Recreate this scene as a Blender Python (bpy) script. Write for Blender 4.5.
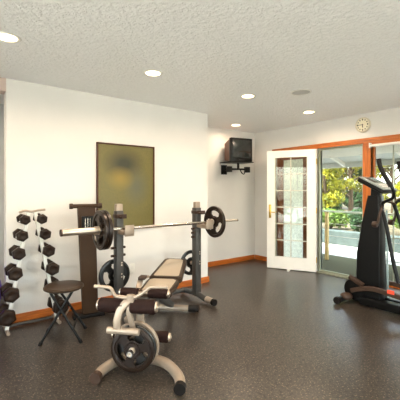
import bpy, bmesh, math, random
from mathutils import Vector, Matrix
random.seed(7)
PI = math.pi
for o in list(bpy.data.objects): bpy.data.objects.remove(o)
S = bpy.context.scene
C = S.collection
R = math.radians

# ---------------------------------------------------------------- camera, sky, sun, exposure
CAM_H = 1.328
cam_d = bpy.data.cameras.new('camera')
cam = bpy.data.objects.new('camera', cam_d); C.objects.link(cam)
cam.location = (0, 0, CAM_H); cam.rotation_euler = (PI/2, 0, R(-37.6))
cam_d.sensor_width = 36; cam_d.lens = 339/400*36
cam_d.shift_y = -9.5/400
cam_d.clip_start = .05; cam_d.clip_end = 200
S.camera = cam
S.view_settings.view_transform = 'Standard'; S.view_settings.look = 'None'
S.view_settings.gamma = 1; S.view_settings.use_curve_mapping = False
S.view_settings.exposure = 0.52

world = bpy.data.worlds.new('sky'); S.world = world; world.use_nodes = True
wt = world.node_tree; wt.nodes.clear()
wo = wt.nodes.new('ShaderNodeOutputWorld'); wb = wt.nodes.new('ShaderNodeBackground')
sky = wt.nodes.new('ShaderNodeTexSky'); sky.sky_type = 'NISHITA'
sky.sun_disc = False; sky.sun_elevation = R(58); sky.sun_rotation = R(-70); sky.dust_density = 2.5
hs = wt.nodes.new('ShaderNodeHueSaturation'); hs.inputs['Saturation'].default_value = .5; wt.links.new(sky.outputs[0], hs.inputs['Color']); wt.links.new(hs.outputs[0], wb.inputs[0]); wt.links.new(wb.outputs[0], wo.inputs[0])
wb.inputs[1].default_value = 1.5

sd = bpy.data.lights.new('sun', 'SUN'); sd.energy = 9; sd.angle = R(1.0); sd.color = (1, .93, .80)
sun = bpy.data.objects.new('sun', sd); C.objects.link(sun)
sun.rotation_euler = Vector((.42, .12, -1)).to_track_quat('-Z', 'Y').to_euler()
LAMP_W = 10.5

# ---------------------------------------------------------------- materials
MT = {}
def mat(name, col, rough=.5, metal=0, var=0, vscale=8, bump=0, bscale=60, spec=.5, col2=None, coat=0):
    m = bpy.data.materials.new(name); m.use_nodes = True; MT[name] = m
    nt = m.node_tree; N = nt.nodes; L = nt.links
    b = N['Principled BSDF']
    b.inputs['Roughness'].default_value = rough; b.inputs['Metallic'].default_value = metal
    b.inputs['Specular IOR Level'].default_value = spec
    if coat: b.inputs['Coat Weight'].default_value = coat; b.inputs['Coat Roughness'].default_value = .15
    if max(col) < .13 and not coat and spec == .5 and rough > .3: b.inputs['Specular IOR Level'].default_value = .18
    c = (*col, 1); c2 = (*(col2 or [x*(1-var) for x in col]), 1)
    tc = N.new('ShaderNodeTexCoord')
    n = N.new('ShaderNodeTexNoise'); n.inputs['Scale'].default_value = vscale; n.inputs['Detail'].default_value = 4
    L.new(tc.outputs['Object'], n.inputs['Vector'])
    r = N.new('ShaderNodeValToRGB'); r.color_ramp.elements[0].position = .35; r.color_ramp.elements[1].position = .65
    r.color_ramp.elements[0].color = c2; r.color_ramp.elements[1].color = c
    L.new(n.outputs[0], r.inputs[0]); L.new(r.outputs[0], b.inputs['Base Color'])
    if bump:
        n2 = N.new('ShaderNodeTexNoise'); n2.inputs['Scale'].default_value = bscale; n2.inputs['Detail'].default_value = 3
        L.new(tc.outputs['Object'], n2.inputs['Vector'])
        bp = N.new('ShaderNodeBump'); bp.inputs['Strength'].default_value = bump; bp.inputs['Distance'].default_value = .01
        L.new(n2.outputs[0], bp.inputs['Height']); L.new(bp.outputs[0], b.inputs['Normal'])
    return m

def wood(name, c1, c2, axis=2, rough=.4, scale=3):
    m = mat(name, c1, rough); nt = m.node_tree; N = nt.nodes; L = nt.links
    tc = next(n for n in N if n.type == 'TEX_COORD'); mp = N.new('ShaderNodeMapping')
    sc = [14, 14, 14]; sc[axis] = 1.2; mp.inputs['Scale'].default_value = sc
    n = next(n for n in N if n.type == 'TEX_NOISE'); n.inputs['Scale'].default_value = scale; n.inputs['Distortion'].default_value = .6
    L.new(tc.outputs['Object'], mp.inputs[0]); L.new(mp.outputs[0], n.inputs['Vector'])
    r = next(n for n in N if n.type == 'VALTORGB'); r.color_ramp.elements[0].color = (*c2, 1); r.color_ramp.elements[1].color = (*c1, 1)
    return m

mat('wall_paint', (.70, .67, .63), .55, var=.03, vscale=3, bump=.15, bscale=90)
mat('wall_cool', (.66, .66, .66), .6, var=.03, bump=.1, bscale=90)
mat('header_paint', (.55, .42, .36), .6, var=.03)
mat('white_paint', (.82, .79, .73), .35, var=.03)
mat('white_plastic', (.78, .76, .70), .4)
wood('oak_y', (.56, .155, .020), (.34, .08, .010), 1)
wood('oak_x', (.56, .155, .020), (.34, .08, .010), 0)
wood('oak_z', (.56, .155, .020), (.34, .08, .010), 2)
wood('brown_z', (.30, .10, .03), (.16, .05, .018), 2)
wood('post_wood', (.62, .42, .16), (.42, .27, .09), 2, .7)
mat('brass', (.62, .40, .10), .28, 1)
mat('rubber_black', (.008, .006, .005), .5, var=.3, vscale=20)
mat('hex_rubber', (.022, .011, .006), .42, var=.5, vscale=26, bump=.2, bscale=120)
mat('iron_black', (.006, .005, .004), .32, var=.4, vscale=20, coat=.2)
mat('iron_bronze', (.024, .013, .008), .3, .4, var=.35, vscale=18)
mat('steel', (.62, .52, .42), .3, .85, var=.1)
mat('chrome', (.72, .66, .58), .16, 1)
mat('silver_paint', (.34, .265, .20), .36, .35, var=.08)
mat('grey_paint', (.085, .080, .074), .38, .3, var=.15)
mat('foam', (.018, .006, .004), .75, var=.3, vscale=30, bump=.3, bscale=200)
mat('vinyl_cream', (.36, .29, .215), .5, var=.05, bump=.1, bscale=150)
mat('vinyl_brown', (.045, .028, .018), .5, var=.15, bump=.1, bscale=150)
mat('tower_brown', (.045, .023, .011), .45, var=.15)
mat('seat_brown', (.042, .024, .013), .35, var=.3, vscale=12)
mat('black_plastic', (.006, .006, .006), .38, var=.2)
mat('black_satin', (.004, .004, .004), .35, var=.2, spec=.25)
mat('console_grey', (.32, .35, .34), .4, .2)
mat('lever_brown', (.055, .032, .022), .4, var=.2)
mat('grille_grey', (.50, .49, .47), .6)
mat('teal_trim', (.36, .46, .46), .3, .4)
mat('red_label', (.75, .07, .03), .4)
mat('purple_vinyl', (.10, .035, .42), .4)
mat('tv_case_brown', (.16, .06, .03), .5, var=.2)
mat('alu_green', (.40, .42, .33), .35, .6)
mat('muntin', (.62, .58, .46), .45)
mat('clock_face', (.85, .77, .58), .5)
mat('clock_rim', (.62, .54, .40), .4)
mat('ink', (.03, .025, .02), .6)
mat('terrace_stone', (.80, .76, .68), .8)  # kept pale so the added outdoor paving bounces sunlight indoors
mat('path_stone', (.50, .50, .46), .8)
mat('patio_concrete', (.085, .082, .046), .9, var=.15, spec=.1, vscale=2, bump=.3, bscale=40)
mat('stone_wall', (.085, .11, .105), .9, var=.35, vscale=4, bump=.5, bscale=14)
mat('soil', (.12, .10, .06), .95, var=.4, vscale=3)
mat('eave_paint', (.80, .76, .68), .7, var=.04)
mat('eave_grey', (.60, .62, .60), .7, var=.05)
mat('rail_paint', (.68, .70, .60), .6)
mat('bark', (.11, .075, .045), .9, var=.4, bump=.6, bscale=30)
mat('frame_dark', (.07, .025, .014), .4, var=.2)

def leafmat(name, c1, c2, trans=.5):
    m = mat(name, c1, .55, col2=c2, vscale=3.2)
    nt = m.node_tree; N = nt.nodes; L = nt.links
    b = N['Principled BSDF']; o = N['Material Output']
    t = N.new('ShaderNodeBsdfTranslucent'); mx = N.new('ShaderNodeMixShader'); mx.inputs[0].default_value = trans
    r = next(n for n in N if n.type == 'VALTORGB')
    L.new(r.outputs[0], t.inputs[0]); L.new(b.outputs[0], mx.inputs[1]); L.new(t.outputs[0], mx.inputs[2]); L.new(mx.outputs[0], o.inputs[0])
leafmat('leaf_yellow', (.56, .50, .035), (.09, .13, .015), .4)
leafmat('leaf_green', (.20, .30, .04), (.06, .13, .02), .35)
leafmat('leaf_dark', (.045, .10, .03), (.015, .05, .02), .25)

def glass(name, tint=(1, 1, 1), rough=0.0, alpha=.08):
    m = bpy.data.materials.new(name); m.use_nodes = True; MT[name] = m
    nt = m.node_tree; N = nt.nodes; L = nt.links; N.remove(N['Principled BSDF'])
    tr = N.new('ShaderNodeBsdfTransparent'); tr.inputs[0].default_value = (*tint, 1)
    g = N.new('ShaderNodeBsdfGlossy'); g.inputs['Roughness'].default_value = rough
    f = N.new('ShaderNodeFresnel'); f.inputs[0].default_value = 1.45
    mx = N.new('ShaderNodeMixShader'); L.new(f.outputs[0], mx.inputs[0]); L.new(tr.outputs[0], mx.inputs[1]); L.new(g.outputs[0], mx.inputs[2])
    L.new(mx.outputs[0], N['Material Output'].inputs[0])
glass('clear_glass', (.93, .96, .93))
m = mat('frosted_glass', (.95, .95, .88), .4, var=.2, vscale=26, bump=.4, bscale=60)
nt = m.node_tree; N = nt.nodes; L = nt.links
t = N.new('ShaderNodeBsdfTranslucent'); mx = N.new('ShaderNodeMixShader'); mx.inputs[0].default_value = .8
L.new(next(n for n in N if n.type == 'VALTORGB').outputs[0], t.inputs[0])
L.new(N['Principled BSDF'].outputs[0], mx.inputs[1]); L.new(t.outputs[0], mx.inputs[2]); L.new(mx.outputs[0], N['Material Output'].inputs[0])

def emis(name, col, s):
    m = bpy.data.materials.new(name); m.use_nodes = True; MT[name] = m
    b = m.node_tree.nodes['Principled BSDF']; b.inputs['Base Color'].default_value = (*col, 1)
    b.inputs['Emission Color'].default_value = (*col, 1); b.inputs['Emission Strength'].default_value = s
emis('bulb', (1, .78, .48), 9)

# ceiling: knock-down plaster
m = mat('ceiling_plaster', (.90, .89, .87), .33, var=.04, vscale=40, spec=.9)
nt = m.node_tree; N = nt.nodes; L = nt.links
tc = next(n for n in N if n.type == 'TEX_COORD')
n1 = N.new('ShaderNodeTexNoise'); n1.inputs['Scale'].default_value = 28; n1.inputs['Detail'].default_value = 5; n1.inputs['Roughness'].default_value = .65
rr = N.new('ShaderNodeValToRGB'); rr.color_ramp.elements[0].position = .42; rr.color_ramp.elements[1].position = .6
bp = N.new('ShaderNodeBump'); bp.inputs['Strength'].default_value = .55; bp.inputs['Distance'].default_value = .018
L.new(tc.outputs['Object'], n1.inputs['Vector']); L.new(n1.outputs[0], rr.inputs[0]); L.new(rr.outputs[0], bp.inputs['Height']); L.new(bp.outputs[0], N['Principled BSDF'].inputs['Normal'])

# floor: speckled rubber tiles
m = mat('rubber_floor', (.060, .052, .046), .36, spec=.6)
nt = m.node_tree; N = nt.nodes; L = nt.links; b = N['Principled BSDF']
tc = next(n for n in N if n.type == 'TEX_COORD')
def noise(sc, det=3):
    n = N.new('ShaderNodeTexNoise'); n.inputs['Scale'].default_value = sc; n.inputs['Detail'].default_value = det
    L.new(tc.outputs['Object'], n.inputs['Vector']); return n
def ramp(src, p0, c0, p1, c1):
    r = N.new('ShaderNodeValToRGB'); r.color_ramp.elements[0].position = p0; r.color_ramp.elements[1].position = p1
    r.color_ramp.elements[0].color = c0; r.color_ramp.elements[1].color = c1; L.new(src, r.inputs[0]); return r
def mix(fac, a, bb, typ='MIX'):
    x = N.new('ShaderNodeMixRGB'); x.blend_type = typ
    if isinstance(fac, float): x.inputs[0].default_value = fac
    else: L.new(fac, x.inputs[0])
    for i, v in ((1, a), (2, bb)):
        if isinstance(v, tuple): x.inputs[i].default_value = v
        else: L.new(v, x.inputs[i])
    return x
big = ramp(noise(1.3, 5).outputs[0], .3, (.022, .017, .014, 1), .7, (.042, .034, .027, 1))
sp = ramp(noise(85, 2).outputs[0], .58, (0, 0, 0, 1), .68, (1, 1, 1, 1))
sp2 = ramp(noise(40, 3).outputs[0], .54, (0, 0, 0, 1), .62, (1, 1, 1, 1))
c1 = mix(sp.outputs[0], big.outputs[0], (.22, .16, .11, 1))
c2 = mix(sp2.outputs[0], c1.outputs[0], (.006, .005, .004, 1))
br = N.new('ShaderNodeTexBrick'); br.offset = 0; br.inputs['Scale'].default_value = 1
br.inputs['Brick Width'].default_value = .61; br.inputs['Row Height'].default_value = .61; br.inputs['Mortar Size'].default_value = .006
br.inputs['Color1'].default_value = br.inputs['Color2'].default_value = (1, 1, 1, 1); br.inputs['Mortar'].default_value = (.7, .7, .7, 1)
L.new(tc.outputs['Object'], br.inputs['Vector'])
c3 = mix(1.0, c2.outputs[0], br.outputs[0], 'MULTIPLY')
L.new(c3.outputs[0], b.inputs['Base Color'])
b.inputs['Roughness'].default_value = .31
bp = N.new('ShaderNodeBump'); bp.inputs['Strength'].default_value = .2; bp.inputs['Distance'].default_value = .003
L.new(noise(120, 2).outputs[0], bp.inputs['Height']); L.new(bp.outputs[0], b.inputs['Normal'])

# poster: smooth olive-gold field with glass reflections painted in as soft dark and amber patches (Generated coordinates: x across, z up)
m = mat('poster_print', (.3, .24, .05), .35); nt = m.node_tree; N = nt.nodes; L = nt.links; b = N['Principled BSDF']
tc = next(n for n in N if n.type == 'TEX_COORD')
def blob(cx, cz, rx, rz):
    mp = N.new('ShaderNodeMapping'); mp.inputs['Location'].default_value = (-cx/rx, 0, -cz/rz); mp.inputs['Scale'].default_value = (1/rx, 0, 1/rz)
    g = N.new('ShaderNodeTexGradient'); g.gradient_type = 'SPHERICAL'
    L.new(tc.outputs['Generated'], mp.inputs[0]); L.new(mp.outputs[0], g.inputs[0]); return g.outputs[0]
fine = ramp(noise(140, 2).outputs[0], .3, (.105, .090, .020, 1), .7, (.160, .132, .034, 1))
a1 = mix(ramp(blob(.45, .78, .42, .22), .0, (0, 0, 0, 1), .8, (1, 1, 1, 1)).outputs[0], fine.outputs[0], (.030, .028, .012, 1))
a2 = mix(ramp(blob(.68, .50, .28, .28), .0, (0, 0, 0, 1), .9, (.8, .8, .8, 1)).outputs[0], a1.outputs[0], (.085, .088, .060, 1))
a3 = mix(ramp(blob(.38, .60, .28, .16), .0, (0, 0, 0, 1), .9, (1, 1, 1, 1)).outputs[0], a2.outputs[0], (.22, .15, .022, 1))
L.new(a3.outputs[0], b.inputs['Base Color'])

# tv screen: dark glass
mat('tv_screen', (.012, .014, .012), .08, coat=.6)

# ---------------------------------------------------------------- mesh helpers
def fin(name, bm, m, parent=None, loc=None, rot=None, smooth=True):
    bmesh.ops.recalc_face_normals(bm, faces=bm.faces)
    me = bpy.data.meshes.new(name); bm.to_mesh(me); bm.free()
    me.materials.append(MT[m] if isinstance(m, str) else m)
    if smooth:
        for p in me.polygons: p.use_smooth = True
        me.set_sharp_from_angle(angle=R(38))
    o = bpy.data.objects.new(name, me); C.objects.link(o)
    if parent: o.parent = parent
    if loc: o.location = loc
    if rot: o.rotation_euler = rot
    return o
def B(): return bmesh.new()
def box(bm, x0, x1, y0, y1, z0, z1, bev=0, M=None, seg=2):
    r = bmesh.ops.create_cube(bm, size=1); vs = r['verts']
    for v in vs:
        v.co = Vector(((x0+x1)/2+v.co.x*(x1-x0), (y0+y1)/2+v.co.y*(y1-y0), (z0+z1)/2+v.co.z*(z1-z0)))
    if M: bmesh.ops.transform(bm, matrix=M, verts=vs)
    if bev:
        es = list({e for v in vs for e in v.link_edges})
        bmesh.ops.bevel(bm, geom=es, offset=bev, segments=seg, affect='EDGES', profile=.5)
    return bm
def smoothpts(pts, n=6):
    P = [Vector(p) for p in pts]; out = []
    for i in range(len(P)-1):
        p0 = P[max(i-1, 0)]; p1 = P[i]; p2 = P[i+1]; p3 = P[min(i+2, len(P)-1)]
        for k in range(n):
            t = k/n
            out.append(.5*((2*p1)+(p2-p0)*t+(2*p0-5*p1+4*p2-p3)*t*t+(3*p1-p0-3*p2+p3)*t**3))
    out.append(P[-1]); return out
def tube(bm, pts, r, seg=14, sm=0, sx=1, sy=1, up=(0, 0, 1)):
    P = smoothpts(pts, sm) if sm else [Vector(p) for p in pts]
    rs = r if isinstance(r, (list, tuple)) else None
    rings = []; n0 = None
    for i, p in enumerate(P):
        d = (P[min(i+1, len(P)-1)]-P[max(i-1, 0)]).normalized()
        if n0 is None:
            u = Vector(up)
            if abs(u.dot(d)) > .95: u = Vector((1, 0, 0))
            n0 = (u-d*u.dot(d)).normalized()
        else: n0 = (n0-d*n0.dot(d)).normalized()
        b = d.cross(n0)
        rad = r if rs is None else rs[0]+(rs[-1]-rs[0])*i/(len(P)-1) if len(rs) != len(P) else rs[i]
        rings.append([bm.verts.new(p+(n0*math.cos(a)*sx+b*math.sin(a)*sy)*rad) for a in [2*PI*k/seg for k in range(seg)]])
    for a, b in zip(rings, rings[1:]):
        for k in range(seg): bm.faces.new((a[k], a[(k+1) % seg], b[(k+1) % seg], b[k]))
    bm.faces.new(rings[0][::-1]); bm.faces.new(rings[-1]); return bm
def bartube(bm, pts, w, h, bev=.004, up=(0, 0, 1), sm=0):
    # rectangular section sweep: w across, h along 'up'
    P = smoothpts(pts, sm) if sm else [Vector(p) for p in pts]
    rings = []
    for i, p in enumerate(P):
        d = (P[min(i+1, len(P)-1)]-P[max(i-1, 0)]).normalized(); u = Vector(up)
        n = (u-d*u.dot(d)).normalized(); b = d.cross(n)
        rings.append([bm.verts.new(p+n*a*h/2+b*c*w/2) for a, c in ((1, .8), (.8, 1), (-.8, 1), (-1, .8), (-1, -.8), (-.8, -1), (.8, -1), (1, -.8))])
    for a, b in zip(rings, rings[1:]):
        for k in range(8): bm.faces.new((a[k], a[(k+1) % 8], b[(k+1) % 8], b[k]))
    bm.faces.new(rings[0][::-1]); bm.faces.new(rings[-1]); return bm
AX = {'x': Matrix(((0, 0, 1, 0), (0, 1, 0, 0), (-1, 0, 0, 0), (0, 0, 0, 1))), 'y': Matrix.Rotation(-PI/2, 4, 'X'), 'z': Matrix()}
def lathe(bm, prof, seg=32, axis='z', loc=(0, 0, 0)):
    M = Matrix.Translation(loc) @ AX[axis]; rings = []
    for r, z in prof:
        if r < 1e-5: rings.append([bm.verts.new(M @ Vector((0, 0, z)))])
        else: rings.append([bm.verts.new(M @ Vector((r*math.cos(2*PI*k/seg), r*math.sin(2*PI*k/seg), z))) for k in range(seg)])
    for a, b in zip(rings, rings[1:]):
        for k in range(seg):
            q = (a[k % len(a)], a[(k+1) % len(a)], b[(k+1) % len(b)], b[k % len(b)])
            q = list(dict.fromkeys(q))
            if len(q) > 2: bm.faces.new(q)
    return bm
def prism(bm, poly, h0, h1, M=None, bev=0):
    M = M or Matrix()
    a = [bm.verts.new(M @ Vector((x, y, h0))) for x, y in poly]; b = [bm.verts.new(M @ Vector((x, y, h1))) for x, y in poly]
    fs = [bm.faces.new(a[::-1]), bm.faces.new(b)]
    n = len(poly)
    for k in range(n): fs.append(bm.faces.new((a[k], a[(k+1) % n], b[(k+1) % n], b[k])))
    if bev: bmesh.ops.bevel(bm, geom=list({e for f in fs for e in f.edges}), offset=bev, segments=2, affect='EDGES')
    return bm
def thing(name, label, cat, loc=(0, 0, 0), rz=0, group=None):
    o = bpy.data.objects.new(name, None); C.objects.link(o); o.empty_display_size = .1
    o.location = loc; o.rotation_euler = (0, 0, rz); return tag(o, label, cat, group)
def tag(o, label, cat, group=None, kind=None):
    o['label'] = label; o['category'] = cat
    if group: o['group'] = group
    if kind: o['kind'] = kind
    return o
def struct(name, bm, m, label=None, cat=None, smooth=False):
    o = fin(name, bm, m, smooth=smooth); o['kind'] = 'structure'
    if label: o['label'] = label
    if cat: o['category'] = cat
    return o
def copy_tree(o, parent=None):
    c = o.copy(); C.objects.link(c); c.parent = parent
    for ch in list(o.children): copy_tree(ch, c)
    return c

# ---------------------------------------------------------------- room shell
H = 2.44; YA = 3.83; XA0, XA1 = .527, 3.09; YB = 4.58; XC = 4.87; WX0, WY0 = -2.3, -2.7; T = .14
struct('floor', box(B(), WX0-T, XC+T, WY0-T, 5.3, -.12, 0), 'rubber_floor', 'speckled dark grey rubber gym floor', 'floor')
struct('ceiling', box(B(), WX0-T, XC+T, WY0-T, 5.3, H, H+.2), 'ceiling_plaster', 'white ceiling with rough knock-down plaster texture', 'ceiling')
bm = B(); box(bm, XA0, XA1, YA, YA+T, 0, H); box(bm, XA1-T, XA1, YA+T, YB, 0, H)
struct('wall_left', bm, 'wall_paint', 'cream white wall behind the weight rack and the framed poster', 'wall')
struct('wall_back', box(B(), XA1-T, XC+T, YB, YB+T, 0, H), 'wall_paint', 'short white wall in the corner niche below the television', 'wall')
struct('wall_hall', box(B(), WX0-T, XA0+.6, 5.0, 5.0+T, 0, H), 'wall_cool', 'grey wall in the hall beyond the left opening', 'wall')
struct('wall_hall_side', box(B(), XA0+.6, XA0+.6+T, YA+T, 5.0+T, 0, H), 'wall_cool', 'grey side wall of the hall beyond the left opening', 'wall')
struct('trim_1', box(B(), WX0, XA0, YA, YA+T, 2.31, H), 'header_paint', 'brownish header over the opening at far left', 'trim')
bm = B(); box(bm, WX0-T, WX0, WY0-T, -2.2, 0, H); box(bm, WX0-T, WX0, 2.6, 5.0, 0, H); box(bm, WX0-T, WX0, -2.2, 2.6, 0, .1); box(bm, WX0-T, WX0, -2.2, 2.6, 2.25, H)
struct('wall_west', bm, 'wall_paint', 'white side wall behind the viewer', 'wall')
# south wall with two big unseen windows, added for daylight
bm = B()
S_OP = [(-1.9, 1.1), (1.5, 4.5)]; xs = [WX0] + [v for a in S_OP for v in a] + [XC]
for i in range(0, len(xs), 2): box(bm, xs[i], xs[i+1], WY0-T, WY0, 0, H)
for a, b in S_OP: box(bm, a, b, WY0-T, WY0, 0, .1); box(bm, a, b, WY0-T, WY0, 2.25, H)
struct('wall_south', bm, 'wall_paint', 'white window wall behind the viewer', 'wall')
# right wall with openings
OPT = 2.005
ops = [(-2.2, .9, .05), (1.30, 2.335, .0), (2.445, 3.20, 0), (3.37, 4.06, .0)]
bm = B(); y = WY0-T
for a, b, z0 in ops:
    box(bm, XC, XC+T, y, a, 0, H); box(bm, XC, XC+T, a, b, OPT, H)
    if z0: box(bm, XC, XC+T, a, b, 0, z0)
    y = b
box(bm, XC, XC+T, y, YB+T, 0, H)
struct('wall_right', bm, 'wall_paint', 'white wall on the right with the glazed doors and the clock', 'wall')

# baseboards
def board(name, x0, x1, y0, y1, m, lab):
    struct(name, box(B(), x0, x1, y0, y1, 0, .085, .004), m, lab, 'baseboard')
board('baseboard_left', XA0, XA1, YA-.016, YA, 'oak_x', 'orange wood baseboard along the cream wall')
board('baseboard_corner', XA1, XA1+.016, YA-.016, YB-.016, 'oak_y', 'orange wood baseboard around the wall end')
board('baseboard_back', XA1+.016, XC-.016, YB-.016, YB, 'oak_x', 'orange wood baseboard below the television')
board('baseboard_right', XC-.016, XC, 4.06+.07, YB-.016, 'oak_y', 'orange wood baseboard left of the white door')

# door and window casings (orange wood)
bm = B(); box(bm, XC-.022, XC, 1.22, 4.13, OPT, OPT+.075, .004)
struct('trim_2', bm, 'oak_y', 'orange wood header casing over the glazed doors', 'trim')
bm = B(); box(bm, XC-.022, XC+T, 2.335, 2.445, 0, OPT, .004)
struct('trim_3', bm, 'oak_z', 'orange wood post between doorway and grid window', 'trim')
bm = B(); box(bm, XC-.03, XC-.022, 1.22, 2.43, OPT-.035, OPT+.03, .003)
struct('trim_4', bm, 'oak_y', 'lower orange wood casing over the grid window', 'trim')
bm = B(); box(bm, XC-.012, XC+T, 3.20, 3.245, 0, OPT, .003)
struct('trim_5', bm, 'white_paint', 'white door jamb at the hinges of the open door', 'trim')
bm = B(); box(bm, XC-.02, XC+T+.02, 2.445, 3.20, 0, .02, .004)
struct('trim_6', bm, 'alu_green', 'metal threshold of the doorway', 'trim')

def window(name, y0, y1, z0, z1, fw, fm, cols, rows, gm, lab, mm='muntin', mw=.012, xoff=.04):
    bm = B(); x0 = XC+xoff; x1 = x0+.045
    box(bm, x0, x1, y0, y0+fw, z0, z1, .003); box(bm, x0, x1, y1-fw, y1, z0, z1, .003)
    box(bm, x0, x1, y0+fw, y1-fw, z0, z0+fw, .003); box(bm, x0, x1, y0+fw, y1-fw, z1-fw, z1, .003)
    o = struct(name, bm, fm, lab, 'window')
    g = fin('glass_pane', box(B(), x0+.018, x0+.024, y0+fw, y1-fw, z0+fw, z1-fw), gm, o)
    if cols*rows > 1:
        bm = B()
        for i in range(1, cols):
            yy = y0+fw+(y1-y0-2*fw)*i/cols; box(bm, x0+.008, x0+.034, yy-mw/2, yy+mw/2, z0+fw, z1-fw)
        for i in range(1, rows):
            zz = z0+fw+(z1-z0-2*fw)*i/rows; box(bm, x0+.009, x0+.033, y0+fw, y1-fw, zz-mw/2, zz+mw/2)
        fin('muntin_grid', bm, mm, o)
    return o
window('window_1', 3.37, 4.06, 0, OPT, .135, 'brown_z', 1, 1, 'frosted_glass', 'narrow frosted side window in brown wood seen through the open white door')
window('window_2', 1.30, 2.335, 0, OPT, .03, 'oak_z', 4, 6, 'clear_glass', 'tall gridded window behind the elliptical machine', 'alu_green', .011)
window('window_3', -2.2, .9, .05, OPT, .06, 'oak_z', 3, 1, 'clear_glass', 'wide window outside the view on the right', 'oak_z', .05)
for i, (a, b) in enumerate(S_OP):  # unseen south windows, added to let in more daylight
    o = window('window_%d' % (4+i), 0, b-a, .1, 2.25, .05, 'white_paint', 2, 1, 'clear_glass', 'large window behind the viewer', 'white_paint', .04)
    # turn into the south wall
    o.rotation_euler = (0, 0, -PI/2); o.location = (a, WY0+XC-.0, 0)
o = window('window_6', 0, 4.8, .1, 2.25, .05, 'white_paint', 4, 1, 'clear_glass', 'wide window behind the viewer on the far left', 'white_paint', .04)  # west window added out of view to lift the ceiling brightness
o.rotation_euler = (0, 0, PI); o.location = (WX0+XC, 2.6, 0)
struct('terrace', box(B(), -20, WX0-T, WY0-T, 16, -.3, -.10), 'terrace_stone', 'pale terrace outside the left window', 'ground')  # added paving, throws sunlight up through the west window
# daylight portals
def portal(loc, rot, sx, sy):
    d = bpy.data.lights.new('portal', 'AREA'); d.shape = 'RECTANGLE'; d.size = sx; d.size_y = sy; d.cycles.is_portal = True
    o = bpy.data.objects.new('portal', d); C.objects.link(o); o.location = loc; o.rotation_euler = rot
portal((XC+.16, -.65, 1.03), (0, PI/2, 0), 1.95, 3.1)
portal((WX0-.16, .2, 1.17), (0, -PI/2, 0), 2.15, 4.8)
portal((XC+.16, 2.25, 1.0), (0, PI/2, 0), 2.0, 1.9)
for a, b in S_OP: portal(((a+b)/2, WY0-.16, 1.17), (PI/2, 0, PI), b-a, 2.15)

# blind headrail over the grid window
o = thing('blind_headrail', 'white rolled blind under the orange header at the right edge', 'blind', (XC-.06, 1.81, 1.955))
fin('rolled_fabric', tube(B(), [(0, -.55, 0), (0, .50, 0)], .022), 'white_plastic', o)
for s in (-.57, .51): fin('bracket', box(B(), -.03, .03, s-.006+(.01 if s < 0 else -.004), s+.006, -.03, .04, .002), 'white_plastic', o)

# the screen / storm door closed in the doorway
bm = B(); x0 = XC+.02; x1 = x0+.025; a, b = 2.452, 3.193; zb = .022; zt = OPT-.004
box(bm, x0, x1, a, a+.022, zb, zt); box(bm, x0, x1, b-.03, b, zb, zt); box(bm, x0, x1, a+.022, b-.03, zb, zb+.03); box(bm, x0, x1, a+.022, b-.03, zt-.028, zt)
d2 = struct('door_2', bm, 'alu_green', 'thin metal framed glass door closed in the doorway', 'door')
fin('glass_pane', box(B(), x0+.01, x0+.014, a+.022, b-.03, zb+.03, zt-.028), 'clear_glass', d2)

# the open white french door
HX, HY = 4.845, 3.205; DW = .80; ang = math.atan2(3.90-3.205, 4.50-4.845)
def door():
    th = .04; z0 = .012; z1 = 2.0; sl = .135; tr = .12; br_ = .205
    bm = B()
    box(bm, 0, sl, 0, th, z0, z1, .003); box(bm, DW-sl, DW, 0, th, z0, z1, .003)
    box(bm, sl, DW-sl, 0, th, z0, z0+br_, .003); box(bm, sl, DW-sl, 0, th, z1-tr, z1, .003)
    d = struct('door_1', bm, 'white_paint', 'white french door with glass panes standing open against the wall', 'door')
    g = fin('glass_pane', box(B(), sl, DW-sl, .018, .022, z0+br_, z1-tr), 'clear_glass', d)
    bm = B(); w = .014; y0, y1 = .008, .032
    box(bm, DW/2-w/2, DW/2+w/2, y0, y1, z0+br_, z1-tr)
    for i in range(1, 6):
        zz = z0+br_+(z1-tr-z0-br_)*i/6; box(bm, sl, DW-sl, y0+.001, y1-.001, zz-w/2, zz+w/2)
    for xx in (sl, DW-sl-.01): box(bm, xx, xx+.01, y0+.001, y1-.001, z0+br_, z1-tr)
    fin('muntin_grid', bm, 'muntin', d)
    for side in (0, 1):
        yy = th if side else 0; sg = 1 if side else -1
        bm = B(); box(bm, DW-.075, DW-.035, min(yy, yy+sg*.008), max(yy, yy+sg*.008), .86, 1.09, .003)
        h = fin('handle_plate', bm, 'brass', d)
        bm = B(); tube(bm, [(DW-.055, yy+sg*.005, .965), (DW-.055, yy+sg*.045, .965), (DW-.075, yy+sg*.055, .965), (DW-.15, yy+sg*.05, .96)], .009, sm=4)
        lathe(bm, [(0, 0), (.012, 0), (.012, .012), (0, .014)], 16, 'y', (DW-.055, yy+(sg*.006 if sg > 0 else -.02), 1.05))
        fin('handle_lever', bm, 'brass', h)
    for z in (.2, 1.0, 1.8):
        fin('hinge', lathe(B(), [(0, -.045), (.008, -.045), (.008, .045), (0, .045)], 12, 'z', (-.006, 0, z)), 'brass', d)
    d.location = (HX, HY, 0); d.rotation_euler = (0, 0, ang); return d
door()
# door stop wedge
bm = B(); prism(bm, [(-.06, 0), (.06, 0), (.06, .006), (-.06, .028)], -.02, .02, Matrix.Rotation(PI/2, 4, 'X'))
o = fin('door_stop', bm, 'white_plastic', smooth=False); o.location = (4.60, 3.56, 0); o.rotation_euler = (0, 0, ang+PI/2+PI)
tag(o, 'small pale wedge on the floor at the foot of the white door', 'door stop')

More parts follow.
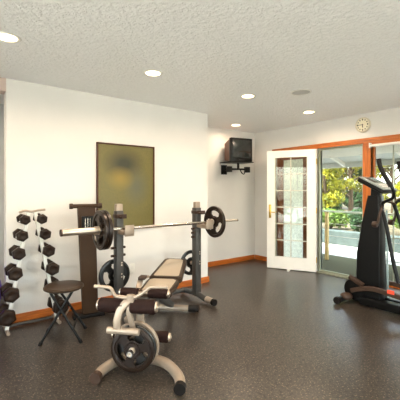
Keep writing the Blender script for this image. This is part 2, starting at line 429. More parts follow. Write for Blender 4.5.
# ---------------------------------------------------------------- exterior
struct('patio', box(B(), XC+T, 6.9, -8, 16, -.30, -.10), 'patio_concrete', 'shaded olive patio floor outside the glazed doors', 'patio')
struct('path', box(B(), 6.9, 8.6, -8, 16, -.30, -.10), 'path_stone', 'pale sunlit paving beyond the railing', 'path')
struct('ground', box(B(), 8.6, 60, -30, 50, -.6, .16), 'soil', 'planted ground beyond the patio', 'ground')
def tilted(bm, x0, z0, x1, z1, y0, y1, th):
    prism(bm, [(x0, z0), (x1, z1), (x1, z1+th), (x0, z0+th)], -y1, -y0, Matrix.Rotation(PI/2, 4, 'X'))
bm = B(); tilted(bm, XC+T, 2.36, 6.15, 1.975, -4, 10, .02)
struct('trim_7', bm, 'eave_paint', 'pale soffit of the patio eave', 'eave')
bm = B(); tilted(bm, 6.15, 2.05, 6.62, 1.90, -4, 10, .02); box(bm, 6.62, 6.65, -4, 10, 1.80, 1.93)
tilted(bm, XC+T, 2.45, 6.62, 1.93, -4, 10, .03)
struct('trim_8', bm, 'eave_grey', 'grey edge of the patio eave', 'eave')
bm = B()
yy = -3.6
while yy < 10:
    tilted(bm, 6.10, 1.975, 6.62, 1.815, yy-.025, yy+.025, .08); yy += .61
struct('trim_9', bm, 'white_paint', 'white rafter tails under the eave edge', 'eave')
# roof slab over the ceiling (casts the shade over the house)
struct('roof', box(B(), WX0-T, XC+T, -4, 10, H+.2, H+.32), 'eave_grey', 'roof', 'roof')

struct('lawn', box(B(), -20, XC+T, -30, WY0-T, -.3, -.10), 'terrace_stone', 'terrace behind the house', 'ground')  # added pale ground, bounces sun in through the south windows
struct('patio_side', box(B(), XC+T, 10.4, -30, -8, -.30, -.10), 'terrace_stone', 'far end of the concrete patio', 'patio')  # unseen pale slab, added for its sunlight bounce
# railing
RX = 6.35
o = thing('patio_railing', 'pale horizontal railing outside the glass doors', 'railing', (RX, 0, -.1))
fin('top_rail', box(B(), -.03, .03, -3, 7.2, .985, 1.02, .004), 'rail_paint', o)
for yy in (-1.5, .4, 2.3, 3.95, 5.9):
    fin('railing_post', box(B(), -.03, .03, yy-.03, yy+.03, 0, .985, .004), 'post_wood', o)
for zz in (.25, .5, .75): fin('cable', tube(B(), [(0, -3, zz), (0, 7.2, zz)], .0035, 6), 'steel', o)

# retaining wall
struct('garden_wall', box(B(), 8.3, 8.6, -8, 16, -.10, .26, .02), 'stone_wall', 'low grey stone wall behind the patio', 'garden wall')

def leaves(bm, blobs, n, size, rnd):
    ws = [b[3]*b[3] for b in blobs]
    for _ in range(n):
        cx, cy, cz, r = rnd.choices([b[:4] for b in blobs], ws)[0]
        while True:
            d = Vector((rnd.uniform(-1, 1), rnd.uniform(-1, 1), rnd.uniform(-1, 1)))
            if .25 < d.length < 1: break
        p = Vector((cx, cy, cz))+Vector((d.x*r, d.y*r, d.z*r*.8))
        a = Vector((rnd.gauss(0, 1), rnd.gauss(0, 1), rnd.gauss(0, 1))).normalized()
        b = a.orthogonal().normalized(); b = Matrix.Rotation(rnd.uniform(0, 6.28), 3, a) @ b; c = a.cross(b)
        s = size*rnd.uniform(.6, 1.3)
        vs = [bm.verts.new(p+q) for q in (-b*s, c*s*.45, b*s, -c*s*.45)]
        bm.faces.new(vs)
def leaf_obj(name, bm, m, parent):
    me = bpy.data.meshes.new(name); bm.to_mesh(me); bm.free(); me.materials.append(MT[m])
    o = bpy.data.objects.new(name, me); C.objects.link(o); o.parent = parent; return o
def tree(x, y, h, r, m, label, seed, n=5200, size=.11, base=.16, group='garden trees beyond the patio', low=.28):
    rnd = random.Random(seed); o = thing('tree', label, 'tree', (x, y, base), 0, None)
    bm = B(); tube(bm, [(0, 0, 0), (.06, .03, h*.35), (-.05, .05, h*.8)], [h*.03, h*.012], 8, sm=3)
    blobs = []
    for k in range(26):
        a = rnd.uniform(0, 6.28); rr = r*rnd.uniform(.3, .85); zz = h*rnd.uniform(low, .95)
        p = (rr*math.cos(a), rr*math.sin(a), zz); blobs.append((*p, r*rnd.uniform(.18, .36)))
        tube(bm, [(0, .03, min(zz*.75, h*.7)), (p[0]*.5, p[1]*.5, zz*.92), p], [h*.01, h*.003], 6, sm=2)
    fin('trunk', bm, 'bark', o)
    bm = B(); leaves(bm, blobs, n, size, rnd); leaf_obj('foliage', bm, m, o); return o
for (x, y, h, r_, mm, n, lab) in (
    (12.7, 8.0, 3.6, 1.15, 'leaf_yellow', 9000, 'bright yellow-green tree left of centre in the doorway view'),
    (13.3, 5.55, 3.7, 1.2, 'leaf_yellow', 9000, 'yellow-green tree seen on both sides of the orange post'),
    (12.3, 10.3, 4.0, 1.3, 'leaf_green', 8000, 'darker green tree at the left edge of the doorway view'),
    (14.6, 7.9, 4.2, 1.4, 'leaf_yellow', 9000, 'yellow-green tree set back between two nearer ones'),
    (12.2, 3.2, 3.6, 1.2, 'leaf_yellow', 7000, 'yellow-green tree at the right edge of the grid window')):
    tree(x, y, h, r_, mm, lab, int(x*10+y), n*7//10, .085, low=.14)
for k, (x, y, lab) in enumerate(((18.5, 16.5, 'dark tall tree at the back, far left in the doorway view'), (19.5, 11.3, 'dark tall tree at the back, middle of the doorway view'),
                                 (20, 6.0, 'dark tall tree at the back, behind the grid window'))):
    t = tree(x, y, 6.0, 2.3, 'leaf_dark', lab, 20+k, 9000, .20, low=.06)
    t['group'] = 'dark trees at the back of the garden'
def shrub(x, y, r, m, label, seed, n=1500, size=.06, z=.16, group=None):
    rnd = random.Random(seed); o = thing('shrub', label, 'shrub', (x, y, z), 0, group)
    bm = B(); blobs = [(rnd.uniform(-.5, .5)*r, rnd.uniform(-.5, .5)*r, r*rnd.uniform(.4, 1.0), r*.6) for _ in range(6)]
    for b in blobs: tube(bm, [(0, 0, 0), (b[0]*.5, b[1]*.5, b[2]*.6), b[:3]], .015, 5)
    fin('stem', bm, 'bark', o); bm = B(); leaves(bm, blobs, n, size, rnd); leaf_obj('foliage', bm, m, o); return o
for k, (x, y, r, m) in enumerate(((9.45, 8.00, .50, 'leaf_dark'), (9.45, 6.87, .50, 'leaf_green'), (9.45, 5.75, .50, 'leaf_green'), (9.45, 4.61, .50, 'leaf_dark'), (9.45, 3.48, .50, 'leaf_green'), (9.45, 2.35, .50, 'leaf_dark'))):
    shrub(x, y, r, m, ['dark shrub behind the stone wall at the left of the doorway view', 'light green shrub behind the stone wall, left in the doorway', 'light green shrub behind the stone wall, right in the doorway', 'dark shrub behind the stone wall next to the orange post', 'green shrub behind the stone wall seen past the elliptical', 'dark shrub behind the stone wall at the right picture edge'][k], 40+k, group='shrubs behind the stone wall')

# ---------------------------------------------------------------- ceiling fittings
def downlight(x, y, lab, grp=None, k=1.0):
    o = thing('ceiling_light', lab, 'ceiling light', (x, y, H), 0, grp)
    fin('trim_ring', lathe(B(), [(.068, 0), (.068, -.006), (.088, -.006), (.095, 0)], 36), 'white_plastic', o)
    fin('bulb', lathe(B(), [(0, -.004), (.05, -.005), (.068, -.003), (.068, 0)], 36), 'bulb', o)
    d = bpy.data.lights.new('lamp', 'AREA'); d.shape = 'DISK'; d.size = .13; d.energy = LAMP_W*k; d.color = (1, .80, .59); d.spread = R(165)
    l = bpy.data.objects.new('lamp', d); C.objects.link(l); l.parent = o; l.location = (0, 0, -.012)
    return o
for x, y, lab in ((.39, 2.80, 'leftmost recessed ceiling light at the picture edge'), (1.604, 2.812, 'recessed ceiling light above the framed poster'),
                  (2.88, 2.815, 'recessed ceiling light third from left nearest the ceiling speaker'), (4.15, 2.86, 'recessed ceiling light in front of the glazed doorway'),
                  (3.99, 4.185, 'recessed ceiling light in the niche above the television')):
    downlight(x, y, lab, k=.55 if y > 4 else 1)
for x in (-.9, .39, 1.604, 2.88, 4.15):
    for y in (.9, -1.1): downlight(x, y, 'recessed ceiling light behind the viewer', 'ceiling lights behind the viewer')  # out-of-view lamps added to light the room
downlight(-.3, 4.5, 'recessed ceiling light in the hall beyond the opening')  # hall lamp is added, so the hall does not go dim
o = thing('ceiling_speaker', 'round pale speaker grille flush in the ceiling', 'speaker', (3.237, 2.335, H))
fin('rim', lathe(B(), [(.098, 0), (.098, -.008), (.112, -.006), (.115, 0)], 40), 'white_plastic', o)
fin('grille', lathe(B(), [(0, -.006), (.06, -.006), (.098, -.004), (.098, 0)], 40), 'grille_grey', o)

# ---------------------------------------------------------------- wall things
o = thing('framed_poster', 'large olive gold print in a thin dark frame on the cream wall', 'picture', (1.815, YA, 1.375))
w, h, f = .379, .512, .018
bm = B(); box(bm, -w, -w+f, -.028, -.001, -h, h, .002); box(bm, w-f, w, -.028, -.001, -h, h, .002); box(bm, -w+f, w-f, -.028, -.001, -h, -h+f, .002); box(bm, -w+f, w-f, -.028, -.001, h-f, h, .002)
fin('frame', bm, 'frame_dark', o)
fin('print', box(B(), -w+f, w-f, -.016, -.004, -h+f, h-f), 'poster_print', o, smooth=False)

o = thing('power_outlet', 'small white wall outlet behind the weight bench', 'outlet', (1.89, YA, .37))
fin('cover_plate', box(B(), -.035, .035, -.006, 0, -.057, .057, .003), 'white_plastic', o)
for z in (-.022, .022): fin('socket', lathe(B(), [(0, -.009), (.014, -.009), (.016, -.005), (.016, 0)], 20, 'y', (0, 0, z)), 'white_paint', o)

o = thing('wall_clock', 'round cream wall clock above the doorway', 'clock', (XC, 2.445, 2.277))
fin('rim', lathe(B(), [(0, 0), (.108, 0), (.110, -.02), (.104, -.034), (.094, -.036), (.092, -.022), (0, -.022)], 44, 'x'), 'clock_rim', o)
fin('face', lathe(B(), [(0, -.026), (.092, -.025), (.092, -.023), (0, -.023)], 44, 'x'), 'clock_face', o)
# seen from the room, +y is to the left
for k in range(12):
    a = k*PI/6; r = .074; s = .0085 if k % 3 else .011
    fin('hour_mark', box(B(), -.029, -.026, -math.sin(a)*r-s*.7, -math.sin(a)*r+s*.7, math.cos(a)*r-s, math.cos(a)*r+s), 'ink', o)
def hand(a, ln, w, nm):
    M = Matrix.Rotation(-a, 4, 'X')   # +z towards -y for clockwise
    bm = B(); box(bm, -.034, -.030, -w, w, -.012, ln, M=Matrix.Rotation(a, 4, 'X')); fin(nm, bm, 'ink', o)
hand(R(6*45+0), .066, .0032, 'minute_hand'); hand(R(30*5.8), .042, .0045, 'hour_hand')

# television on wall bracket
tv = thing('television', 'small old box television on a wall bracket in the corner', 'television', (4.13, 4.21, 1.825))
fa = math.atan2(-.98, -.2)  # facing direction
tv.rotation_euler = (0, 0, fa+PI/2)   # local -Y faces the room
w = .215; 
bm = B(); box(bm, -w, w, -.04, .04, 0, .405, .012)
fin('bezel', bm, 'black_satin', tv)
M = Matrix.Translation((0, .04, 0))
bm = B()
a = [(-w+.01, .0, .01), (w-.01, .0, .01), (w-.01, 0, .395), (-w+.01, 0, .395)]; b = [(-.165, .24, .03), (.165, .24, .03), (.165, .24, .34), (-.165, .24, .34)]
va = [bm.verts.new(M @ Vector(p)) for p in a]; vb = [bm.verts.new(M @ Vector(p)) for p in b]
bm.faces.new(va); bm.faces.new(vb[::-1])
fs = [bm.faces.new((va[k], va[(k+1) % 4], vb[(k+1) % 4], vb[k])) for k in range(4)]
bmesh.ops.bevel(bm, geom=list(bm.edges), offset=.012, segments=2, affect='EDGES')
fin('rear_case', bm, 'tv_case_brown', tv)
# bulged screen
bm = B(); n = 10; g = []
for i in range(n+1):
    row = []
    for j in range(n+1):
        u = -1+2*i/n; v = -1+2*j/n
        row.append(bm.verts.new((u*.182, -.040-.016*(1-u*u*.8)*(1-v*v*.8), .22+v*.15)))
    g.append(row)
for i in range(n):
    for j in range(n): bm.faces.new((g[i][j], g[i+1][j], g[i+1][j+1], g[i][j+1]))
fin('screen', bm, 'tv_screen', tv)
for k in range(5): fin('button', box(B(), -.06+k*.025, -.045+k*.025, -.044, -.038, .022, .032, .001), 'grey_paint', tv)
o = thing('television_bracket', 'black metal wall bracket holding up the television', 'bracket', (4.13, 4.21, 1.615)); o.rotation_euler = (0, 0, fa+PI/2)
fin('shelf', box(B(), -.25, .23, -.06, .30, .195, .209, .003), 'black_plastic', o)
bm = B(); tube(bm, [(0, .08, .09), (0, .08, .2)], .022); fin('swivel_post', bm, 'black_plastic', o)
fin('arm', box(B(), -.20, .20, .06, .10, .07, .10, .004), 'black_plastic', o)
for s in (-1, 1): fin('clamp', box(B(), s*.185-.04, s*.185+.04, .04, .12, .03, .13, .006), 'black_plastic', o)
fin('cable_hook', tube(B(), [(.04, .08, .08), (.06, .06, .02), (.10, .05, 0), (.12, .06, .04)], .009, 8, sm=4), 'black_plastic', o)
bm = B(); bartube(bm, [(0, .09, .085), (-.14, .33, .085)], .04, .03); box(bm, -.20, -.08, .33, .345, .0, .17)
fin('wall_arm', bm, 'black_plastic', o)

# ---------------------------------------------------------------- weight plates
def plate_bm(rad, th, hole=.026, holes=3, hub=.055):
    bm = B(); rim0 = rad*.80
    prof = [(hole, -th*.5), (hub, -th*.5), (hub+.006, -th*.22)]
    # rim
    lathe(bm, [(rim0, -th*.22), (rim0+.006, -th*.5), (rad-.006, -th*.5), (rad, -th*.35), (rad, th*.35), (rad-.006, th*.5), (rim0+.006, th*.5), (rim0, th*.22)], 48, 'z')
    lathe(bm, [(hole, -th*.5), (hub-.004, -th*.5), (hub, -th*.22), (hub, th*.22), (hub-.004, th*.5), (hole, th*.5), (hole, -th*.5)], 36, 'z')
    NA, NR = 72, 6; per = NA//holes; t = th*.22
    def inside(i, j): return 1 <= j <= NR-2 and 3 <= (i % per) < per-int(per*.22) and not (j in (1, NR-2) and ((i % per) in (3, per-int(per*.22)-1)))
    rr = [hub-.002+(rim0+.002-hub+.002)*j/NR for j in range(NR+1)]
    V = {}
    def vert(i, j, s):
        k = (i % NA, j, s)
        if k not in V: V[k] = bm.verts.new((rr[j]*math.cos(2*PI*i/NA), rr[j]*math.sin(2*PI*i/NA), s*t))
        return V[k]
    for i in range(NA):
        for j in range(NR):
            if inside(i, j): continue
            for s in (-1, 1): bm.faces.new([vert(i, j, s), vert(i+1, j, s), vert(i+1, j+1, s), vert(i, j+1, s)][::s])
            for (di, dj, a, b) in ((-1, 0, (i, j), (i, j+1)), (1, 0, (i+1, j), (i+1, j+1)), (0, -1, (i, j), (i+1, j)), (0, 1, (i, j+1), (i+1, j+1))):
                if 0 <= j+dj < NR and inside((i+di) % NA, j+dj):
                    bm.faces.new((vert(*a, -1), vert(*b, -1), vert(*b, 1), vert(*a, 1)))
    return bm
def plate(rad, th, m, loc, rot, label, spin=0, grp=None, hubm='steel', hole=.026):
    bm = plate_bm(rad, th, hole); bmesh.ops.rotate(bm, verts=bm.verts, matrix=Matrix.Rotation(spin, 3, 'Z'))
    rh = hole+.010
    o = fin('weight_plate', bm, m); o.location = loc; o.rotation_euler = rot
    tag(o, label, 'weight plate', grp)
    fin('hub_ring', lathe(B(), [(hole, -th*.52), (rh, -th*.52), (rh, -th*.49), (hole, -th*.49)], 30), hubm, o)
    fin('hub_ring', lathe(B(), [(hole, th*.49), (rh, th*.49), (rh, th*.52), (hole, th*.52)], 30), hubm, o)
    return o

# ---------------------------------------------------------------- rack
RY = 3.30; UX = (1.475, 2.488); BARY = 3.10; BARZ = .955
rk = thing('barbell_rack', 'grey steel barbell rack with two uprights against the cream wall', 'weight rack', (1.98, RY, 0))
for i, ux in enumerate(UX):
    x = ux-1.98
    u = fin('upright', box(B(), x-.038, x+.038, -.045, .045, .05, 1.12, .008), 'grey_paint', rk)
    for z in (.44, .47, .56, .585):
        bm = B(); lathe(bm, [(0, -.048), (.008, -.048), (.008, -.044), (0, -.044)], 12, 'y', (x+.015, 0, z)); fin('bolt', bm, 'steel', u)
    fin('cap_plate', box(B(), x-.036, x+.036, -.03, .025, 1.09, 1.19, .008), 'silver_paint', rk)
    f = fin('rack_foot', tube(B(), [(x+.01, -.31, .045), (x+.005, -.15, .05), (x, 0, .075), (x, .15, .07), (x, .30, .045)], .034, sm=5), 'grey_paint', rk)
    fin('end_cap', tube(B(), [(x+.01, -.335, .045), (x+.01, -.295, .045)], .038), 'rubber_black', f)
    fin('foot_sleeve', tube(B(), [(x+.009, -.295, .046), (x+.006, -.19, .05)], .037), 'steel', f)
    # J hook
    bm = B(); box(bm, x-.045, x+.045, -.055, .05, 1.045, 1.085, .005); box(bm, x-.03, x+.03, -.13, -.05, 1.045, 1.062, .004); box(bm, x-.03, x+.03, -.135, -.12, 1.045, 1.09, .004)
    fin('upper_hook', bm, 'lever_brown', rk)
    # crutch holding the bar
    bm = B(); tube(bm, [(x, -.04, .90), (x, -.25, .905)], .026); box(bm, x-.03, x+.03, -.16, -.04, .885, .925, .004)
    c = fin('bar_catch', bm, 'silver_paint', rk)
    fin('catch_plate', box(B(), x-.05, x+.05, -.262, -.25, .88, .99, .006), 'silver_paint', c)
    for z in (.87, .82, .77) if i else (.74, .66):
        fin('adjustment_knob', lathe(B(), [(0, -.09), (.012, -.09), (.014, -.06), (.008, -.055), (.008, -.03), (0, -.03)], 14, 'x', (x, -.02, z)), 'lever_brown', rk)
        if not i: fin('adjustment_knob', lathe(B(), [(0, .065), (.012, .065), (.014, .05), (.008, .045), (.008, .03), (0, .03)], 14, 'x', (x, -.02, z)), 'lever_brown', rk)
    fin('plate_peg', tube(B(), [(x, .04, .43), (x, .23, .435)], .013), 'steel', rk)
fin('crossbar', tube(B(), [(UX[0]-1.98, .24, .06), (UX[1]-1.98, .24, .06)], .025), 'grey_paint', rk)
plate(.172, .03, 'iron_black', (UX[0], RY+.10, .43), (PI/2, 0, 0), 'black weight plate on the back peg of the left upright', .3, hole=.014)
plate(.155, .03, 'iron_black', (UX[1], RY+.12, .43), (PI/2, 0, 0), 'black weight plate on the back peg of the right upright', .9, hole=.014)

# barbell
bb = thing('barbell', 'long steel barbell resting across the rack', 'barbell', (1.915, BARY, BARZ))
fin('bar', tube(B(), [(-.68, 0, 0), (.68, 0, 0)], .0165), 'chrome', bb)
for s in (-1, 1):
    sl = fin('sleeve', tube(B(), [(s*.66, 0, 0), (s*1.065, 0, 0)], .031 if s < 0 else .0135, 20), 'steel', bb)
    fin('collar', tube(B(), [(s*.625, 0, 0), (s*.655, 0, 0)], .038, 20), 'steel', bb)
    fin('end_cap', tube(B(), [(s*1.06, 0, 0), (s*1.072, 0, 0)], .0315 if s < 0 else .014, 20), 'lever_brown', sl)
plate(.187, .036, 'iron_bronze', (1.915-.675, BARY, BARZ), (0, PI/2, 0), 'bronze black weight plate on the left end of the barbell, inner one', .4, hole=.032)
plate(.187, .032, 'iron_bronze', (1.915-.712, BARY, BARZ), (0, PI/2, 0), 'bronze black weight plate on the left end of the barbell, outer one', .7, hole=.032)
plate(.187, .036, 'iron_bronze', (1.915+.690, BARY, BARZ), (0, PI/2, 0), 'bronze black weight plate on the right end of the barbell', .25, hole=.0145)
for s, lab in ((-1, 'wire spring collar clamped outside the left barbell plates'), (1, 'wire spring collar clamped outside the right barbell plate')):
    x0 = 1.915+s*(.735 if s < 0 else .715); bm = B(); pts = []
    for k in range(49): a = 2*PI*k/12; rc_ = .0355 if s < 0 else .018; pts.append((s*k*.0008, rc_*math.cos(a), rc_*math.sin(a)))
    tube(bm, pts, .0035, 6)
    o = fin('spring_collar', bm, 'steel'); o.location = (x0, BARY, BARZ); tag(o, lab, 'collar')
    bm = B(); tube(bm, [(0, .03, 0), (s*.01, .05, -.05), (s*.015, .03, -.095)], .0035, 6, sm=3); tube(bm, [(s*.035, .02, -.02), (s*.03, -.02, -.06), (s*.02, -.01, -.10)], .0035, 6, sm=3)
    fin('clamp_handle', bm, 'steel', o)

# ---------------------------------------------------------------- bench
UA = math.atan2(-.705, .709)
bn = thing('weight_bench', 'cream padded weight bench with leg rollers in front of the rack', 'weight bench', (1.06, 2.17, 0), UA)
ff = fin('front_foot', tube(B(), [(-.225, -.05, .04), (-.215, .04, .045), (-.15, .15, .055), (-.04, .205, .06), (.09, .205, .06), (.225, .15, .055), (.335, .02, .045), (.37, -.10, .04)], .036, 18, sm=6), 'silver_paint', bn)
for x, y in ((-.2255, -.05), (.371, -.10)): fin('end_cap', tube(B(), [(x, y-.03, .04), (x, y+.01, .041)], .0395, 18), 'rubber_black' if x > 0 else 'lever_brown', ff)
rf = fin('rear_foot', tube(B(), [(-.28, 1.36, .045), (.28, 1.36, .045)], .033, 16), 'silver_paint', bn)
for s in (-1, 1): fin('end_cap', tube(B(), [(s*.30, 1.36, .045), (s*.19, 1.36, .045)], .037, 16), 'rubber_black', rf)
fin('front_post', bartube(B(), [(0, .21, .06), (0, .24, .40)], .06, .05, up=(0, 1, 0)), 'silver_paint', bn)
fin('main_beam', bartube(B(), [(0, .22, .36), (0, .75, .36), (0, 1.37, .07)], .06, .06), 'grey_paint', bn)
# seat and back pads
def pad(bm, y0, z0, w0, y1, z1, w1, th, inset=0, lift=0):
    ln = math.hypot(y1-y0, z1-z0); sl = math.atan2(z1-z0, y1-y0)
    M = Matrix.Translation((0, y0, z0)) @ Matrix.Rotation(sl, 4, 'X')
    c = .035; a = w0-inset; b = w1-inset; s = inset; e = ln-inset
    poly = [(-a, s+c*.5), (-a+c*.5, s), (a-c*.5, s), (a, s+c*.5), (b+.0, e-c), (b-c, e), (-b+c, e), (-b, e-c)]
    prism(bm, poly, -th if not lift else -.006, lift, M, bev=.010 if not lift else .003)
    return bm
st = fin('seat_pad', pad(B(), .62, .435, .15, 1.02, .455, .16, .055), 'vinyl_brown', bn)
fin('seat_panel', pad(B(), .62, .435, .15, 1.02, .455, .16, .055, .028, .004), 'vinyl_cream', st)
bk = fin('back_pad', pad(B(), 1.05, .455, .17, 1.62, .535, .135, .06), 'vinyl_brown', bn)
fin('back_panel', pad(B(), 1.05, .455, .17, 1.62, .535, .135, .06, .038, .004), 'vinyl_cream', bk)
bm = B(); bartube(bm, [(-.05, .98, .39), (-.05, 1.5, .50)], .03, .03); bartube(bm, [(.05, .98, .39), (.05, 1.5, .50)], .03, .03)
fin('back_support', bm, 'grey_paint', bn)
fin('adjuster_strut', bartube(B(), [(.0, 1.28, .44), (.0, 1.18, .17)], .04, .03, up=(0, 1, 0)), 'grey_paint', bn)
fin('selector_bracket', bartube(B(), [(-.17, .72, .43), (-.17, .80, .50), (-.13, .88, .505)], .05, .022, sm=3), 'silver_paint', bn)
fin('selector_knob', box(B(), -.185, -.12, .74, .84, .50, .53, .008), 'lever_brown', bn)
# leg developer
lv = fin('leg_lever', bartube(B(), [(-.075, -.03, .345), (-.085, -.035, .42), (-.065, -.02, .50), (-.02, .0, .555), (.0, .03, .575)], .03, .05, sm=5, up=(1, 0, 0)), 'silver_paint', bn)
fin('leg_lever', bartube(B(), [(.01, .03, .34), (.0, .01, .42), (-.01, .0, .50), (.03, .03, .565)], .03, .035, sm=5, up=(1, 0, 0)), 'silver_paint', bn)
fin('lever_axle', tube(B(), [(-.155, -.03, .36), (.07, -.03, .355)], .024), 'silver_paint', bn)
fin('lever_arm', bartube(B(), [(0, .24, .40), (0, .12, .46), (0, .0, .50)], .04, .05), 'grey_paint', bn)
fin('lever_arm', bartube(B(), [(0, .22, .38), (0, .20, .20)], .04, .04, up=(0, 1, 0)), 'silver_paint', bn)
fin('weight_post', tube(B(), [(0, .20, .195), (0, -.02, .195)], .013), 'steel', bn)
def rollers(y, z, r, x0, x1, x2, x3, mr=.011):
    b = fin('roller_bar', tube(B(), [(x0-.02, y, z), (x3+.02, y, z)], mr), 'steel', bn)
    for a, c in ((x0, x1), (x2, x3)):
        fo = fin('foam_roller', lathe(B(), [(mr, a), (r-.008, a), (r, a+.008), (r, c-.008), (r-.008, c), (mr, c)], 24, 'x', (0, y, z)), 'foam', bn)
    for e, sg in ((x0, -1), (x3, 1)): fin('roller_cap', lathe(B(), [(0, 0), (r*.75, 0), (r*.7, sg*.012), (0, sg*.016)], 24, 'x', (e, y, z)), 'steel', bn)
rollers(.02, .515, .050, -.235, -.045, -.005, .175)
rollers(.52, .455, .041, -.26, -.11, -.02, .15)
rollers(.26, .205, .042, -.22, -.06, .06, .215)
# curl handle
ch = fin('curl_handle', tube(B(), [(-.265, 0, .650), (-.20, 0, .648), (-.145, 0, .640), (-.115, 0, .592), (-.07, 0, .582), (.0, 0, .580), (.05, 0, .592), (.10, 0, .625), (.14, 0, .655), (.20, .0, .662), (.265, 0, .662)], .0125, 14, sm=4), 'silver_paint', bn)
fin('handle_clamp', bartube(B(), [(0, .0, .55), (0, 0, .60)], .05, .035, up=(0, 1, 0)), 'silver_paint', bn)
# plates on the bench post
def bw(x, y): c, s = math.cos(UA), math.sin(UA); return (1.06+c*x-s*y, 2.17+s*x+c*y)
for y, r, th, mm, lab in ((.045, .158, .028, 'iron_bronze', 'front bronze weight plate with three grips on the bench post'), (.080, .163, .026, 'iron_black', 'black weight plate sandwiched in the middle on the bench post'), (.125, .172, .034, 'silver_paint', 'pale grey weight plate, rearmost on the bench post')):
    X, Y = bw(0, y); plate(r, th, mm, (X, Y, .195), (PI/2, 0, UA), lab, .35 if y < .06 else 1.15, hole=.014)
X, Y = bw(0, -.012); o = fin('lock_collar', lathe(B(), [(.0135, -.015), (.020, -.015), (.020, .015), (.0135, .015), (.0135, -.015)], 24, 'z'), 'chrome'); o.location = (X, Y, .195); o.rotation_euler = (PI/2, 0, UA)
tag(o, 'round chrome lock collar in front of the bench plates', 'collar')

# ---------------------------------------------------------------- tower behind the rack
tw = thing('folded_exercise_bench', 'tall dark brown folded exercise board standing upright behind the rack', 'exercise bench', (1.245, 3.56, 0), R(-10))
bm = B()
prism(bm, [(-.055, .03), (.105, .03), (.075, 1.16), (-.105, 1.16)], -.03, .03, Matrix.Translation((0, 0, 0)) @ Matrix.Rotation(PI/2, 4, 'X'), bev=.008)
bd = fin('board', bm, 'tower_brown', tw)
rc = fin('recess_panel', box(B(), -.065, .055, -.036, -.028, .90, 1.06, .003), 'black_plastic', bd)
for x in (-.03, -.005, .02): fin('steel_pin', tube(B(), [(x, -.042, .92), (x, -.042, 1.04)], .006, 8), 'chrome', rc)
fin('top_bar', tube(B(), [(-.16, -.005, 1.165), (.13, -.005, 1.165)], .022), 'tower_brown', tw)
for s in (-.165, .125): fin('bar_knob', lathe(B(), [(0, -.02), (.027, -.018), (.03, 0), (.027, .018), (0, .02)], 18, 'x', (s, -.005, 1.165)), 'lever_brown', tw)
fin('base_bar', box(B(), -.15, .17, -.06, .07, 0, .035, .008), 'rubber_black', tw)

# ---------------------------------------------------------------- dumbbells and their rack
DY0 = 3.60
levels = [1.053, .905, .742, .563, .375, .175]
def dx(side, z): t = (1.053-z)/(1.053-.18); return (.640-.150*t) if side < 0 else (.788+.165*t)
dr = thing('dumbbell_rack', 'pale A-shaped steel stand carrying two columns of dumbbells', 'dumbbell rack', (.71, DY0, 0))
fin('top_bar', tube(B(), [(-.11, -.02, 1.12), (-.06, -.02, 1.135), (0, -.02, 1.125), (.06, -.02, 1.135), (.12, -.02, 1.14)], .011, sm=4), 'silver_paint', dr)
for s in (-1, 1):
    pts = [(dx(s, 1.12)-.71+(-s*.035), 0, 1.13), (dx(s, .03)-.71-s*.035, 0, .03)]
    up = fin('upright', bartube(B(), pts, .03, .04, up=(0, 1, 0)), 'white_plastic', dr)
    for z in levels:
        x = dx(s, z)-.71; bm = B()
        bartube(bm, [(x-s*.045, 0, z-.03), (x, 0, z-.035), (x+s*.035, 0, z-.02)], .05, .008)
        fin('cradle', bm, 'white_plastic', up)
    fin('rack_foot', tube(B(), [(dx(s, .03)-.71-s*.035, -.10, .022), (dx(s, .03)-.71-s*.035, .15, .022)], .016), 'silver_paint', dr)
fin('spreader', tube(B(), [(dx(-1, .03)-.71+.035, .10, .022), (dx(1, .03)-.71-.035, .10, .022)], .013), 'grey_paint', dr)
def dumbbell(r, hl, gap, label):
    d = thing('hex_dumbbell', label, 'dumbbell', (0, 0, 0), 0, 'hex dumbbells on the stand')
    fin('handle', tube(B(), [(0, -gap, 0), (0, -gap*.5, 0), (0, 0, 0), (0, gap*.5, 0), (0, gap, 0)], [.013, .014, .016, .014, .013], 14), 'steel', d)
    for s in (-1, 1):
        bm = B(); a, b = gap, gap+hl
        rings = []
        for rr, yy in ((r*.78, a), (r, a+hl*.22), (r, b-hl*.22), (r*.80, b), (r*.45, b), (r*.40, b-.004)):
            rings.append([bm.verts.new((rr*math.cos(PI/3*k+PI/6), s*yy, rr*math.sin(PI/3*k+PI/6))) for k in range(6)])
        for p, q in zip(rings, rings[1:]):
            for k in range(6): bm.faces.new((p[k], p[(k+1) % 6], q[(k+1) % 6], q[k]))
        bm.faces.new(rings[0]); bm.faces.new(rings[-1])
        bmesh.ops.bevel(bm, geom=[e for e in bm.edges], offset=.003, segments=1, affect='EDGES')
        fin('hex_head', bm, 'hex_rubber', d)
    return d
words = ['topmost and smallest', 'second from the top', 'third from the top', 'fourth from the top', 'second from the floor', 'lowest and biggest']
for s in (-1, 1):
    for k, z in enumerate(levels):
        r = .050+.0058*k
        d = dumbbell(r, .055+.006*k, .058, 'dark brown hex dumbbell, %s in the %s column of the stand' % (words[k], 'left' if s < 0 else 'right'))
        d.location = (dx(s, z), DY0, z); d.rotation_euler = (0, s*R(8), 0)

# exercise ball
o = fin('exercise_ball', B(), 'purple_vinyl')
bm = B(); bmesh.ops.create_uvsphere(bm, u_segments=48, v_segments=28, radius=.32)
for v in bm.verts:
    k = 1+.006*math.cos(v.co.z/.32*38); v.co.x *= k; v.co.y *= k
bm.to_mesh(o.data); bm.free(); [setattr(p, 'use_smooth', True) for p in o.data.polygons]
o.location = (.19, 3.97, .32); tag(o, 'purple exercise ball at the left edge behind the dumbbells', 'exercise ball')

